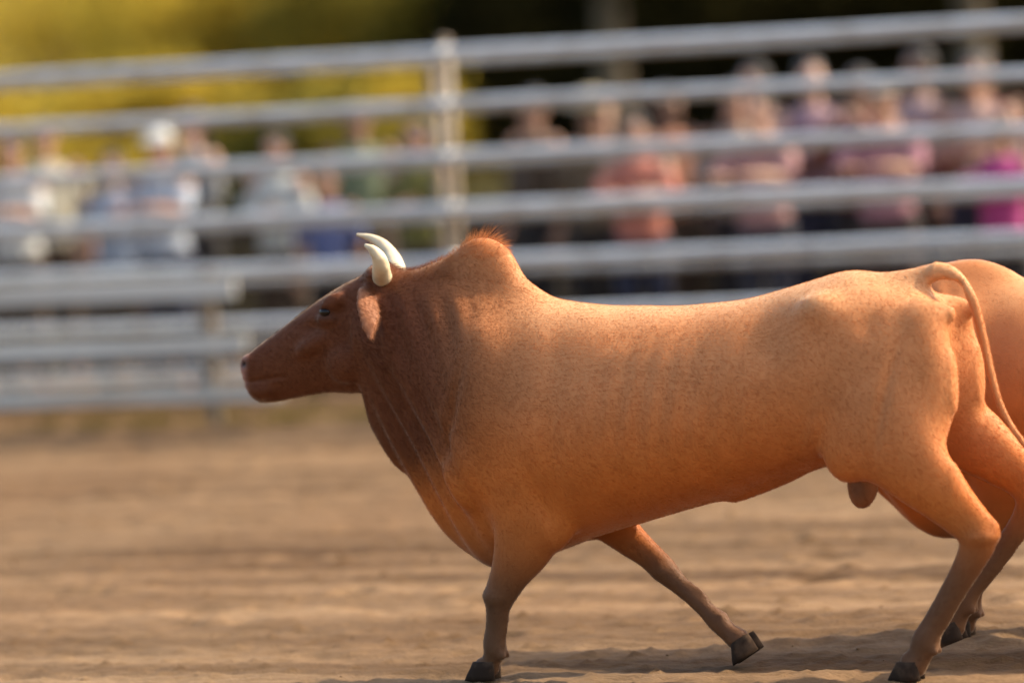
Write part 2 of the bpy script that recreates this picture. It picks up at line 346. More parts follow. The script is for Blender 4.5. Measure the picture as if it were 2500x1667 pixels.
    # legs  (u, v, z, r_side, r_foreaft)
    nh = [(-.74, .17, 1.0, .12, .21), (-.78, .19, .86, .105, .19), (-.88, .19, .72, .078, .135), (-1.00, .182, .595, .056, .088), (-1.075, .178, .50, .050, .070),
          (-1.03, .172, .405, .040, .053), (-.955, .163, .30, .034, .043), (-.885, .155, .195, .035, .043), (-.85, .152, .135, .042, .052), (-.825, .15, .085, .037, .044), (-.80, .15, .055, .045, .055)]
    fh = [(-.74, -.17, 1.0, .11, .19), (-.82, -.185, .88, .095, .15), (-.97, -.18, .77, .078, .125), (-1.10, -.165, .68, .056, .082), (-1.165, -.155, .60, .050, .070),
          (-1.12, -.148, .51, .034, .044), (-1.03, -.14, .40, .030, .036), (-.94, -.13, .29, .031, .037), (-.90, -.128, .235, .038, .045), (-.87, -.125, .18, .034, .040), (-.85, -.125, .145, .042, .05)]
    nf = near_fore or [(.64, .19, .78, .095, .16), (.60, .19, .60, .085, .15), (.64, .184, .48, .07, .115), (.70, .177, .38, .054, .075), (.745, .17, .305, .048, .060),
          (.765, .165, .24, .036, .044), (.780, .158, .165, .034, .039), (.79, .153, .11, .041, .047), (.805, .15, .075, .033, .036), (.82, .15, .05, .042, .050)]
    ff = [(.64, -.19, .78, .09, .13), (.52, -.19, .60, .075, .11), (.41, -.182, .48, .056, .072), (.31, -.175, .40, .043, .052), (.25, -.17, .345, .042, .050),
          (.18, -.163, .28, .030, .035), (.10, -.156, .21, .029, .032), (.05, -.152, .165, .036, .041), (.01, -.15, .125, .032, .036), (-.03, -.15, .095, .040, .046)]
    for L in (nh, fh, nf, ff): tube(bm, L, ref=(0, 1, 0), n=18, sub=3)
    for L, k in ((nh, 4), (fh, 4)):                                               # point of hock, dew claws
        h = L[k]; ell(bm, (h[0]-.045, h[1], h[2]+.035), (.030, .026, .045), rot=(0, .7, 0))
    for L, kk, kf in ((nh, 4, 8), (fh, 4, 8), (nf, 4, 7), (ff, 4, 7)):
        j = L[kk]; ell(bm, (j[0]+(.004 if kk == 4 and L in (nf, ff) else -.006), j[1], j[2]), (j[4]*1.06, j[3]*1.22, .042)); f_ = L[kf]
        a_, b_ = Vector(L[kf-1][:3]), Vector(L[kf+1][:3]); bk = (b_-a_).cross(Vector((0, 1, 0))).normalized()
        if bk.x > 0: bk = -bk
        for q in (1, -1): ell(bm, tuple(Vector(f_[:3])+bk*(f_[4]*.92)+Vector((0, q*.020, -.012))), (.013, .012, .019))
        t0, t1 = Vector(L[kk+1][:3]), Vector(L[kf-1][:3])                       # tendon behind the cannon bone
        tube(bm, [(*(t0+bk*L[kk+1][4]*.85), .012), (*((t0+t1)/2+bk*.040), .0105), (*(t1+bk*L[kf-1][4]*.9), .012)], n=10)
    # scrotum, sheath
    ell(bm, (-.60, .0, .665), (.055, .062, .095), rot=(0, -.2, 0)); ell(bm, (-.61, 0, .75), (.045, .045, .07))
    tube(bm, [(-.42, 0, .76, .045), (-.30, 0, .700, .042), (-.18, 0, .648, .034), (-.10, 0, .615, .026)], n=14)
    # tail
    TL = [(-.74, 0, 1.36, .060, .05), (-.83, 0, 1.375, .045), (-.905, -.01, 1.395, .034), (-.965, -.02, 1.385, .027), (-1.02, -.03, 1.31, .0225), (-1.05, -.035, 1.19, .0195), (-1.075, -.035, 1.05, .018),
          (-1.105, -.03, .93, .0165), (-1.16, -.02, .83, .015), (-1.24, 0, .745, .014), (-1.33, .02, .69, .013)]
    tube(bm, TL, n=12, sub=4)
    if head_dz == 0: bump_neck = 1
    def wf(X):
        u, v, z = X[:, 0], np.abs(X[:, 1]), X[:, 2]
        wt = .06+.94*sstep(.50, .72, z)*(1-sstep(1.10, 1.22, u))*(1-sstep(.36, .40, v))
        wt = np.where(u < -1.005, np.minimum(wt, .08), wt); wt = np.where((z < .78) & (v < .13) & (u < -.48), np.minimum(wt, .15), wt)
        tail = (np.abs(X[:, 1]+.01) < .05) & (z > 1.365) & (u < -.90); wt = np.where(tail, .06, wt)
        wt = np.where((u > 1.15) & (v < .12) & (z < 1.6), np.maximum(wt, .05), wt)
        wt = np.where((u > 1.1) & (v > .125), .025, wt); return wt
    def noise3(X, sc, seed=0):
        r = np.random.default_rng(seed); o = np.zeros(len(X))
        for i in range(7):
            k = r.normal(size=3)*sc; o += np.sin(X@k+r.random()*6.28)
        return o/2.6
    def dsp(X):
        u, v, z = X[:, 0], X[:, 1], X[:, 2]; zz = z-head_dz*sstep(.75, 1.25, u)
        body = sstep(.55, .7, zz)*(1-sstep(1.15, 1.3, u))
        d = .0030*noise3(X, 9, 1)*body
        # neck and dewlap folds
        nk = sstep(.72, .92, u)*(1-sstep(1.18, 1.3, u))*(1-sstep(1.30, 1.42, zz))
        d += nk*.0105*np.sin((u*.95-zz*.42)*62+noise3(X, 5, 2)*1.1)*(.5+.5*noise3(X, 6, 5).clip(-1, 1))
        # ribs
        rb = np.exp(-((u+.02)/.33)**2)*np.exp(-((zz-.95)/.2)**2)
        d += rb*.0030*(.6+.4*noise3(X, 5, 8))*np.sin((u+.15*zz)*2*PI/.085)
        # hollow in front of hip, behind shoulder, along the loin
        d -= .020*np.exp(-((u+.36)/.09)**2-((zz-1.20)/.085)**2)*sstep(.06, .16, np.abs(v))
        d -= .012*np.exp(-((u-.44)/.05)**2-((zz-.9)/.28)**2)
        d -= .014*np.exp(-((u+.74)/.05)**2-((zz-1.24)/.06)**2)*sstep(.05, .12, np.abs(v))
        # muscle groove down the back of the thigh, flank fold
        d -= .014*np.exp(-((u-.86+.35*(zz-.95))/.022)**2-((zz-.92)/.20)**2)*sstep(.08, .15, np.abs(v)); d -= .010*np.exp(-((u-.50-.3*(zz-.62))/.025)**2-((zz-.62)/.12)**2)*sstep(.1, .16, np.abs(v)); d -= .014*np.exp(-((u+.80+.25*(zz-1.0))/.022)**2-((zz-.98)/.17)**2)*sstep(.08, .15, np.abs(v))
        d += .010*np.exp(-((u+.50+.5*(zz-.85))/.03)**2-((zz-.86)/.10)**2)
        # veins on belly side
        # nostrils, mouth, eye socket, tear line
        av = np.abs(v)
        d -= .022*np.exp(-((u-1.775)/.017)**2-((av-.058)/.018)**2-((zz-1.150)/.013)**2)
        mz = 1.085-.25*(u-1.78)*0+.0*u
        d -= .007*np.exp(-((zz-(1.082+.10*(1.78-u)))/.006)**2)*sstep(1.58, 1.64, u)
        d -= .010*np.exp(-((u-1.47)/.05)**2-((zz-1.275)/.022)**2); d -= .009*np.exp(-((u-1.40)/.022)**2-((zz-1.335)/.014)**2)*(av > .06)
        return d
    me = remesh(bm, name, .0095, 100, wf, dsp)
    n = len(me.vertices); X = np.empty(n*3); me.vertices.foreach_get('co', X); X = X.reshape(-1, 3)
    N = np.empty(n*3); me.vertex_normals.foreach_get('vector', N); N = N.reshape(-1, 3)
    u, v, z = X.T; zz = z-head_dz*sstep(.75, 1.25, u)
    def L(a, b, k): return a*(1-k[:, None])+np.array(b)*k[:, None]
    nn = noise3(X, 4, 9)*.05
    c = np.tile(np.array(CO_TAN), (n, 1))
    c = L(c, CO_TOPLIGHT, sstep(1.22, 1.34, zz+nn*.6)*(1-sstep(.5, .75, u))*.6)  # paler along the back: highlight from above painted into the coat colour
    c = L(c, CO_BOUNCE, (1-sstep(.66, 1.12, zz+nn+.10*sstep(-.4, -.9, u))))  # orange belly and lower body: warm ground bounce painted into the coat colour
    c = L(c, CO_NECK, dark*sstep(.42, 1.02, u+.22*(1.15-zz)*sstep(.95, 1.05, zz)-.55*sstep(.95, .5, zz)*.6+nn)*sstep(.52, .86, zz)*(1-.55*sstep(1.42, 1.55, zz)*(1-sstep(1.1, 1.2, u))))
    c = L(c, CO_LEG, (1-sstep(.30, .64, zz+nn)))
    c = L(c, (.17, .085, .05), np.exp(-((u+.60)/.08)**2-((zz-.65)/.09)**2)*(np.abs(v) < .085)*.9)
    dE = np.full(n, 9.0)
    for sg, es in ((1, [(1.215, .135, 1.395), (1.185, .19, 1.355), (1.16, .235, 1.30), (1.145, .262, 1.245)]), (-1, [(1.205, -.14, 1.41), (1.17, -.20, 1.395), (1.15, -.25, 1.36), (1.14, -.28, 1.33)])):
        for j in range(3):
            p, q = np.array(es[j]), np.array(es[j+1]); Y = np.stack([u, v, zz], 1)-p; t = np.clip(Y@(q-p)/((q-p)@(q-p)), 0, 1); dE = np.minimum(dE, np.linalg.norm(Y-t[:, None]*(q-p), axis=1))
    c = L(c, (.36, .155, .075), (1-sstep(.028, .05, dE))*sstep(.13, .16, np.abs(v))*.9)
    c = L(c, (.085, .035, .02), np.exp(-((u-1.405)/.04)**2-((zz-1.33)/.03)**2)*.85)
    c = L(c, CO_PINK, sstep(1.745, 1.785, u+.1*(zz-1.12)))
    c = L(c, (.02, .01, .01), np.clip(np.exp(-((u-1.775)/.016)**2-((np.abs(v)-.058)/.018)**2-((zz-1.150)/.012)**2)*1.3, 0, 1))
    c = c*np.array(tint)
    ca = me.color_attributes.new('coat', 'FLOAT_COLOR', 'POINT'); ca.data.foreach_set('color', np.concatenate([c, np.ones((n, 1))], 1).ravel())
    return me, X, N, c
def fur_mesh(name, X, N, c, me, count, length=.013, width=.0009, long_fn=None, seed=3):
    r = np.random.default_rng(seed)
    nt_ = len(me.polygons); A = np.empty(nt_); me.polygons.foreach_get('area', A)
    lt = np.empty(nt_, dtype=np.int32); me.polygons.foreach_get('loop_start', lt)
    li = np.empty(len(me.loops), dtype=np.int32); me.loops.foreach_get('vertex_index', li)
    f = r.choice(nt_, size=count, p=A/A.sum()); vi = np.stack([li[lt[f]+k] for k in range(3)], 1); wgt = r.dirichlet((1, 1, 1), count)
    P = (X[vi]*wgt[..., None]).sum(1); Nn = (N[vi]*wgt[..., None]).sum(1); Nn /= np.linalg.norm(Nn, axis=1)[:, None]; cc = (c[vi]*wgt[..., None]).sum(1)
    flow = np.tile(np.array([-.8, 0, -.6]), (count, 1)); flow += r.normal(size=flow.shape)*.25
    T = flow-Nn*(flow*Nn).sum(1)[:, None]; T /= np.linalg.norm(T, axis=1)[:, None]+1e-9
    ln = length*(.6+.8*r.random(count)); lift = np.full(count, .16)+.20*r.random(count); ln = ln*(.55+.45*sstep(.35, .8, P[:, 2]))
    if long_fn is not None:
        m, lf = long_fn(P, r); ln = ln*m; lift = lift+lf
    D = T+Nn*lift[:, None]; D /= np.linalg.norm(D, axis=1)[:, None]
    Sx = np.cross(D, Nn+r.normal(size=D.shape)*.4); Sx /= np.linalg.norm(Sx, axis=1)[:, None]+1e-9
    wd = width*(.7+.6*r.random(count))
    a = P-Sx*wd[:, None]*.5-Nn*.001; b = P+Sx*wd[:, None]*.5-Nn*.001
    mid = P+D*ln[:, None]*.55; D2 = D-Nn*.25; t = mid+D2*ln[:, None]*.45
    V = np.stack([a, b, mid+Sx*wd[:, None]*.35, t, mid-Sx*wd[:, None]*.35], 1).reshape(-1, 3)
    b0 = (np.arange(count)*5)[:, None]
    Fq = np.concatenate([b0+np.array([0, 1, 2]), b0+np.array([0, 2, 4]), b0+np.array([4, 2, 3])], 0)
    fm = grid_mesh(name, V, Fq, True)
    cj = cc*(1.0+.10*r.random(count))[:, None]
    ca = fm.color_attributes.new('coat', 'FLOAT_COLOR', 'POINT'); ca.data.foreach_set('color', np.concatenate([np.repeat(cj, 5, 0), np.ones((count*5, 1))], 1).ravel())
    return fm
def hump_hair(P, r):
    m = np.ones(len(P)); lf = np.zeros(len(P))
    k = np.exp(-((P[:, 0]-.80)/.08)**2)*sstep(1.50, 1.56, P[:, 2]); m += k*4.2*(.4+r.random(len(P))); lf += k*1.4
    k = (P[:, 0] > .9) & (P[:, 0] < 1.2) & (P[:, 2] > 1.44); m += k*1.2; lf += k*.5
    k = (np.abs(P[:, 1]) > .13) & (P[:, 0] > 1.1); m += k*.5
    return m, lf
def hoof(parent, p, ang=0.0):
    """p = bottom middle of the foot; two toes"""
    for s in (1, -1):
        bm = bmesh.new(); RL = []
        for z, x0, x1, hw in ((0.0, -.045, .075, .030), (.02, -.045, .066, .030), (.045, -.045, .050, .028), (.068, -.043, .038, .024)):
            RL.append([Vector(((x0+x1)/2+(x1-x0)/2*math.cos(a), s*.0265+hw*.82*math.sin(a), z)) for a in [2*PI*k/16 for k in range(16)]])
        rings(bm, RL); bmesh.ops.rotate(bm, verts=bm.verts, cent=(0, 0, .06), matrix=Matrix.Rotation(ang, 3, 'Y')); bmesh.ops.translate(bm, verts=bm.verts, vec=p)
        bmesh.ops.recalc_face_normals(bm, faces=bm.faces)
        link('hoof', bm_mesh(bm, 'hoof'), parent, M_hoof)
def add_bull(loc, rz, label, name, cat, group, scale=1, horns=True, furn=330000, **kw):
    root = empty(name, loc, rz); root.scale = (scale,)*3; tag(root, label, cat, group)
    me, X, N, c = bull_mesh('body', horns=horns, **kw); dz = kw.get('head_dz', 0)
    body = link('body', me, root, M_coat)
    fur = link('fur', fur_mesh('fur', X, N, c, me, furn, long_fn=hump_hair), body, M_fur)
    for s in (1, -1):
        bm = bmesh.new(); ell(bm, (1.402, s*.098, 1.333+dz), (.024, .016, .016)); link('eye', bm_mesh(bm, 'eye'), body, M_eye)
    if horns:
        hn = {1: [(1.175, .075, 1.45, .036), (1.160, .110, 1.470, .034), (1.14, .150, 1.500, .030), (1.135, .176, 1.530, .025), (1.150, .188, 1.558, .017), (1.175, .188, 1.574, .007)],
              -1: [(1.19, -.075, 1.45, .036), (1.215, -.115, 1.480, .034), (1.25, -.155, 1.515, .028), (1.29, -.172, 1.552, .022), (1.335, -.175, 1.578, .014), (1.385, -.168, 1.592, .005)]}
        for s in (1, -1):
            bm = bmesh.new(); tube(bm, [(a, b, z+dz, r) for a, b, z, r in hn[s]], ref=(0, 0, 1), n=18, sub=5); h = link('horn', bm_mesh(bm, 'horn'), root, M_horn)
    hoof(root, (-.785, .15, .0)); hoof(root, (-.835, -.125, .085), .35); hoof(root, (.83, .15, .0)); hoof(root, (-.045, -.15, .035), .55)
    # tail switch
    r = np.random.default_rng(5); k = 1500; ph = r.random(k)*6.28; rad = .012*np.sqrt(r.random(k))
    st = np.stack([-1.26-.09*r.random(k), .01+rad*np.cos(ph), .735-.05*r.random(k)+rad*np.sin(ph)], 1); ln = .12+.16*r.random(k)
    dr = np.array([-.80, .05, -.45])+r.normal(size=(k, 3))*.16; dr /= np.linalg.norm(dr, axis=1)[:, None]
    md_ = st+dr*ln[:, None]*.5; en = md_+(dr+np.array([0, 0, -.45]))*ln[:, None]*.5; sx = np.cross(dr, [0, 1, .2])*.0014
    V = np.stack([st-sx, st+sx, md_+sx, en, md_-sx], 1).reshape(-1, 3); b0 = (np.arange(k)*5)[:, None]
    Fq = np.concatenate([b0+np.array([0, 1, 2]), b0+np.array([0, 2, 4]), b0+np.array([4, 2, 3])], 0)
    link('tail_tuft', grid_mesh('tail_tuft', V, Fq), root, M_tuft)
    return root
M_tuft = mat('tail_hair', (.16, .08, .04), .6)
BO = Vector((.6455, 17.6035, .012)); BY = math.radians(155)
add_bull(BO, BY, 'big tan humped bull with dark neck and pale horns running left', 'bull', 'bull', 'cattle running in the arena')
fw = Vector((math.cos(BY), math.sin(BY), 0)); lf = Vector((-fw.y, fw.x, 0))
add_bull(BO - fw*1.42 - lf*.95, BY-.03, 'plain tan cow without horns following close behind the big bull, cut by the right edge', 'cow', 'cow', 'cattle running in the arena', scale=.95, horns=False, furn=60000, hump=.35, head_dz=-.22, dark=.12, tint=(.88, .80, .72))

# ------------------------------------------------------------------ spectators
SK = {'a': (.30, .165, .11), 'b': (.42, .25, .18), 'c': (.20, .11, .07)}
mats = {}
def cmat(name, col, rough=.85, bump=(30, .5, .012)):
    col = tuple(x*.68 for x in col)
    key = (name, col)
    if key not in mats: mats[key] = mat(name, col, rough, noise=(6, tuple(x*.8 for x in col), .4, .7), bump=bump, sheen=.15, spec=.2)
    return mats[key]
def person(s, off, label, shirt, trousers, skin='a', hair=(.02, .015, .012), h=1.7, turn=0.0, pose='rail', hat=None, longhair=False, wide=1.0, sleeve='short', skirt=False):
    root = empty('person', F(s, off), FA+turn); root.scale = (h/1.72,)*3; tag(root, label, 'person', 'spectators behind the pipe fences')
    W = wide
    sh = [Vector((k*.185*W, .0, 1.40)) for k in (1, -1)]
    A = {'rail': ([(.24, -.13, 1.20), (.13, -.36, 1.24), (.06, -.42, 1.25)], [(.24, -.13, 1.20), (.15, -.36, 1.24), (.04, -.41, 1.25)]),
         'down': ([(.25, .02, 1.13), (.26, -.05, .90), (.255, -.08, .81)], [(.25, .02, 1.13), (.27, -.04, .90), (.265, -.08, .81)]),
         'crossed': ([(.25, -.05, 1.15), (.03, -.20, 1.17), (-.07, -.19, 1.20)], [(.25, -.05, 1.15), (.02, -.23, 1.19), (-.08, -.20, 1.23)]),
         'phone': ([(.24, -.16, 1.22), (.10, -.30, 1.42), (.05, -.31, 1.50)], [(.24, -.12, 1.20), (.12, -.30, 1.40), (.05, -.31, 1.48)]),
         'hip': ([(.36, .06, 1.18), (.19, -.05, 1.02), (.14, -.10, .99)], [(.25, .02, 1.13), (.26, -.05, .90), (.255, -.08, .81)])}[pose]
    arms = []
    for i, k in enumerate((1, -1)):
        e, wv, hd = [Vector((k*p[0]*(W if j == 0 else 1), p[1], p[2])) for j, p in enumerate(A[i])]; arms.append((sh[i], e, wv, hd))
    st = random.uniform(-.03, .05)
    legs = [[Vector((k*.09*W, 0, .90)), Vector((k*.105, -.015+k*st*.5, .49)), Vector((k*.115, .02+k*st, .09)), Vector((k*.14, -.14+k*st, .035))] for k in (1, -1)]
    def torso(bm, g=0.0, z0=.88, z1=1.45):
        prof = [(.84, .13, .10), (.92, .165, .115), (1.02, .145, .105), (1.12, .15, .108), (1.24, .175, .118), (1.34, .178, .112), (1.40, .150, .095), (1.445, .075, .07)]
        pr = [p for p in prof if z0-.05 <= p[0] <= z1+.05]
        tube(bm, [(0, .012 if z > 1.2 else 0, z, (a+g)*W, (b+g)*(.5+.5*W)) for z, a, b in pr], ref=(1, 0, 0), n=24, sub=3, cap=False)
    def limb(bm, pts, rs, g=0.0, n=14):
        tube(bm, [(*p, r+g) for p, r in zip(pts, rs)], ref=(.2, 1, .1), n=n, sub=3)
    bm = bmesh.new(); torso(bm)
    tube(bm, [(0, .01, 1.38, .062), (0, 0, 1.46, .055), (0, -.01, 1.54, .055)], ref=(1, 0, 0))
    ell(bm, (0, .005, 1.615), (.075, .093, .105)); tube(bm, [(0, -.035, 1.585, .062, .05), (0, -.052, 1.535, .045, .036), (0, -.062, 1.505, .028, .022)], ref=(1, 0, 0), n=16)
    tube(bm, [(0, -.085, 1.618, .008), (0, -.104, 1.585, .013), (0, -.098, 1.572, .010)], ref=(1, 0, 0), n=10); ell(bm, (0, -.088, 1.545), (.022, .010, .008))
    for k in (1, -1):
        ell(bm, (k*.077, .012, 1.60), (.012, .022, .032)); ell(bm, (k*.033, -.078, 1.632), (.022, .012, .007))
    for (a, e, wv, hd), L in zip(arms, legs):
        limb(bm, [a, (a+e)/2, e, (e+wv)/2, wv], [.052, .047, .038, .036, .026])
        d = (hd-wv).normalized(); sx = d.cross(Vector((0, 0, 1))); sx = sx.normalized() if sx.length > .2 else Vector((1, 0, 0))
        tube(bm, [(*wv, .026, .018), (*(wv+d*.05), .040, .016), (*(wv+d*.085), .040, .014)], ref=tuple(sx), n=14)
        up = sx.cross(d)
        for j in range(4):
            b = wv+d*.085+sx*(.030-.020*j); ln = (.062, .07, .065, .05)[j]
            tube(bm, [(*b, .0095), (*(b+d*ln*.5-up*.006), .009), (*(b+d*ln*.85-up*.024), .008)], ref=tuple(sx), n=8, sub=2)
        b = wv+d*.03+sx*.035; tube(bm, [(*b, .012), (*(b+d*.03+sx*.022), .011), (*(b+d*.055+sx*.022-up*.01), .009)], ref=tuple(up), n=8, sub=2)
        limb(bm, [L[0], (L[0]*.5+L[1]*.5), L[1], L[1]*.6+L[2]*.4, L[2]], [.088, .075, .056, .052, .035]); tube(bm, [(*L[2], .036), (*(L[2]*.4+L[3]*.6), .036, .03), (*L[3], .034, .024)], ref=(1, 0, 0))
    body = link('body', remesh(bm, 'body', .009, 4), root, mats.setdefault(('skin', skin), mat('skin_'+skin, SK[skin], .5, spec=.35, bump=(80, .15, .002))))
    for k in (1, -1):
        bm = bmesh.new(); ell(bm, (k*.032, -.079, 1.613), (.013, .009, .008), seg=10); link('eye', bm_mesh(bm, 'eye'), body, M_eye)
    bm = bmesh.new(); torso(bm, .014, .84, 1.43)
    for (a, e, wv, hd) in arms:
        if sleeve == 'short': limb(bm, [a*.93+Vector((0, 0, .0)), (a+e)/2, e*.85+a*.15], [.066, .058, .054], .006)
        else: limb(bm, [a*.93, (a+e)/2, e, (e+wv)/2, wv*.92+e*.08], [.062, .054, .046, .041, .034], .006)
    tube(bm, [(0, .012, 1.40, .11, .075), (0, .008, 1.455, .07, .062)], ref=(1, 0, 0), n=20, sub=2, cap=False)
    def fold(X): return .004*np.sin(X[:, 2]*55+9*np.sin(X[:, 0]*12+s))*np.cos(X[:, 0]*18+X[:, 1]*9)
    link('shirt', remesh(bm, 'shirt', .012, 5, disp=fold), root, cmat('shirt_cloth', shirt))
    bm = bmesh.new()
    if skirt:
        tube(bm, [(0, 0, .98, .155*W, .115), (0, 0, .88, .185*W, .15), (0, 0, .6, .21, .18), (0, 0, .42, .24, .21)], ref=(1, 0, 0), n=26, cap=False)
    else:
        tube(bm, [(0, 0, .98, .158*W, .118), (0, 0, .90, .175*W, .13), (0, 0, .84, .15*W, .11)], ref=(1, 0, 0), n=24)
        for L in legs: limb(bm, [L[0], L[0]*.5+L[1]*.5, L[1], L[1]*.5+L[2]*.5, L[2]+Vector((0, 0, -.02))], [.100, .088, .070, .063, .060], .004)
    link('skirt' if skirt else 'trousers', remesh(bm, 'trousers', .013, 5, disp=fold), root, cmat('trouser_cloth', trousers))
    for L in legs:
        bm = bmesh.new(); tube(bm, [(L[2].x, L[2].y+.045, .045, .035, .04), (L[2].x, L[2].y-.03, .05, .042, .048), (L[3].x, L[3].y, .035, .045, .032), (L[3].x*1.02, L[3].y-.045, .03, .032, .022)], ref=(1, 0, 0)); link('shoe', bm_mesh(bm, 'shoe'), root, cmat('shoe_leather', (.05, .04, .035), .5))
    bm = bmesh.new(); ell(bm, (0, .022, 1.645), (.083, .092, .092), seg=24)
    for v in [v for v in bm.verts if v.co.y < -.045 and v.co.z < 1.66]: v.co.y = -.045
    if longhair: tube(bm, [(0, .06, 1.63, .080, .05), (0, .085, 1.50, .075, .035), (0, .10, 1.36, .06, .022)], ref=(1, 0, 0))
    def hd_(X): return .003*np.sin(X[:, 0]*160+X[:, 2]*25)
    link('hair', remesh(bm, 'hair', .009, 3, disp=hd_), root, cmat('hair', hair, .45))
    if hat:
        kind, hc = hat; bm = bmesh.new()
        if kind == 'cap':
            ell(bm, (0, .01, 1.665), (.093, .105, .075), seg=24); box(bm, (0, -.115, 1.665), (.13, .10, .008), rot=(.18, 0, 0), bev=.003)
            bmesh.ops.delete(bm, geom=[v for v in bm.verts if v.co.z < 1.648 and v.co.y > -.06], context='VERTS')
        else:
            RL = [[Vector((r*math.cos(a), r*1.08*math.sin(a)+.005, z+.022*abs(math.cos(a))**2*(r > .14))) for a in [2*PI*k/32 for k in range(32)]] for r, z in ((.175, 1.675), (.18, 1.682), (.10, 1.682), (.098, 1.70), (.085, 1.775), (.06, 1.80))]
            rings(bm, RL)
        link('cap' if kind == 'cap' else 'hat', bm_mesh(bm, 'hat'), root, cmat('hat_cloth', hc))
    if pose == 'phone':
        bm = bmesh.new(); box(bm, (0, -.335, 1.55), (.15, .010, .078), bev=.004); o = link('phone', bm_mesh(bm, 'phone', False), None, mat('phone_shell', (.02, .02, .022), .3)); o.matrix_world = Matrix.Translation(root.location) @ Matrix.Rotation(FA+turn, 4, 'Z') @ Matrix.Scale(h/1.72, 4)
        tag(o, 'dark phone held up by '+label, 'phone')
    return root
WH, LB, BL, NV, BR, DK, BE, PK, SA, MG, MR, OL, GR = (.72, .74, .72), (.42, .50, .62), (.16, .20, .42), (.035, .04, .075), (.085, .055, .035), (.03, .027, .027), (.40, .31, .24), (.52, .28, .27), (.60, .22, .16), (.50, .07, .27), (.20, .03, .045), (.20, .19, .05), (.27, .27, .26)
person(-2.45, 2.05, 'person at the far left leaning on the rail in a white shirt', WH, BR, pose='rail', h=1.66)
person(-1.95, 2.45, 'short person in a light blue shirt at the left, arms hanging down', LB, BR, pose='down', h=1.50, turn=.15)
person(-1.42, 2.05, 'person in a white cap and pale blue shirt leaning on the rail', (.55, .62, .72), NV, pose='rail', hat=('cap', WH), h=1.64, turn=-.1)
person(-.88, 2.6, 'person in a plain white long sleeved top between blue shirted people', (.62, .64, .60), BR, pose='crossed', h=1.56, turn=-.1, sleeve='long')
person(-.42, 2.3, 'child in a deep blue shirt standing behind the rails', BL, DK, pose='down', h=1.34, turn=.2)
person(.22, 2.25, 'person with crossed arms in an olive shirt, left of the middle', OL, BR, pose='crossed', h=1.60, turn=-.2)
person(1.20, 2.7, 'person with a straw hat and brown shirt, one hand on the hip', (.17, .12, .07), DK, pose='hip', h=1.66, hat=('hat', (.45, .36, .2)), skin='c')
person(1.72, 2.05, 'person in a salmon shirt leaning on the rail above the bull', SA, NV, pose='rail', h=1.58, turn=.1)
person(2.12, 2.75, 'long haired person in a beige long sleeved top with crossed arms', BE, DK, pose='crossed', h=1.72, longhair=True, sleeve='long')
person(2.50, 2.05, 'person in a dusty pink shirt leaning on the rail, bare headed', PK, (.06, .06, .08), pose='rail', h=1.68, turn=-.15, skin='b')
person(2.92, 2.7, 'person in a dark red shirt holding up a phone', MR, DK, pose='phone', h=1.76, skin='c')
person(3.25, 2.08, 'person with a grey cap and rose shirt leaning on the rail', (.46, .22, .27), (.07, .05, .05), pose='rail', h=1.70, hat=('cap', GR))
person(3.66, 2.6, 'tall person in a beige pink shirt beside the magenta top', (.48, .33, .29), NV, pose='crossed', h=1.80)
person(3.95, 2.08, 'long haired person in a magenta top at the right edge', MG, DK, pose='rail', h=1.46, longhair=True, turn=.1)

BK = [
 (-2.75, 3.1, 'person in a cream shirt half hidden at the left edge, second row', (.60, .55, .42), BR, 'down', 1.70, .5),
 (-1.65, 3.0, 'person in a grey shirt in the second row behind the white cap', GR, DK, 'crossed', 1.74, -.4),
 (-.62, 3.3, 'person in a faded green shirt in the second row at the left', (.20, .24, .14), BR, 'hip', 1.70, .4),
 (.62, 3.2, 'person in a brown jacket half hidden by the middle post', (.12, .08, .05), DK, 'down', 1.72, -.5),
 (1.00, 3.4, 'person in a navy shirt in the second row beside the straw hat', NV, DK, 'crossed', 1.66, .7),
 (1.52, 3.2, 'person in a terracotta shirt in the second row, turned sideways', (.34, .15, .09), BR, 'down', 1.70, 1.1),
 (1.98, 3.5, 'person in a dark grey shirt in the second row', (.10, .10, .11), DK, 'hip', 1.80, -.3),
 (2.42, 3.3, 'person in a mauve shirt in the second row behind the dusty pink shirt', (.34, .22, .27), NV, 'crossed', 1.82, .5),
 (3.08, 3.4, 'person in a pale pink shirt in the second row beside the phone', (.55, .38, .36), DK, 'hip', 1.84, -.6),
 (3.50, 3.3, 'person in a maroon hooded top in the second row at the right', (.16, .035, .04), DK, 'down', 1.80, .3),
 (4.05, 3.4, 'person in a tan shirt in the second row at the right edge', (.38, .27, .17), BR, 'crossed', 1.78, -.5),
]
for i, (a_, b_, lb_, c1, c2, ps_, hh_, tn) in enumerate(BK):
    person(a_, b_, lb_, c1, c2, pose=ps_, h=hh_, turn=tn, skin='abc'[i % 3], longhair=i % 4 == 1, sleeve='long' if i % 2 else 'short')
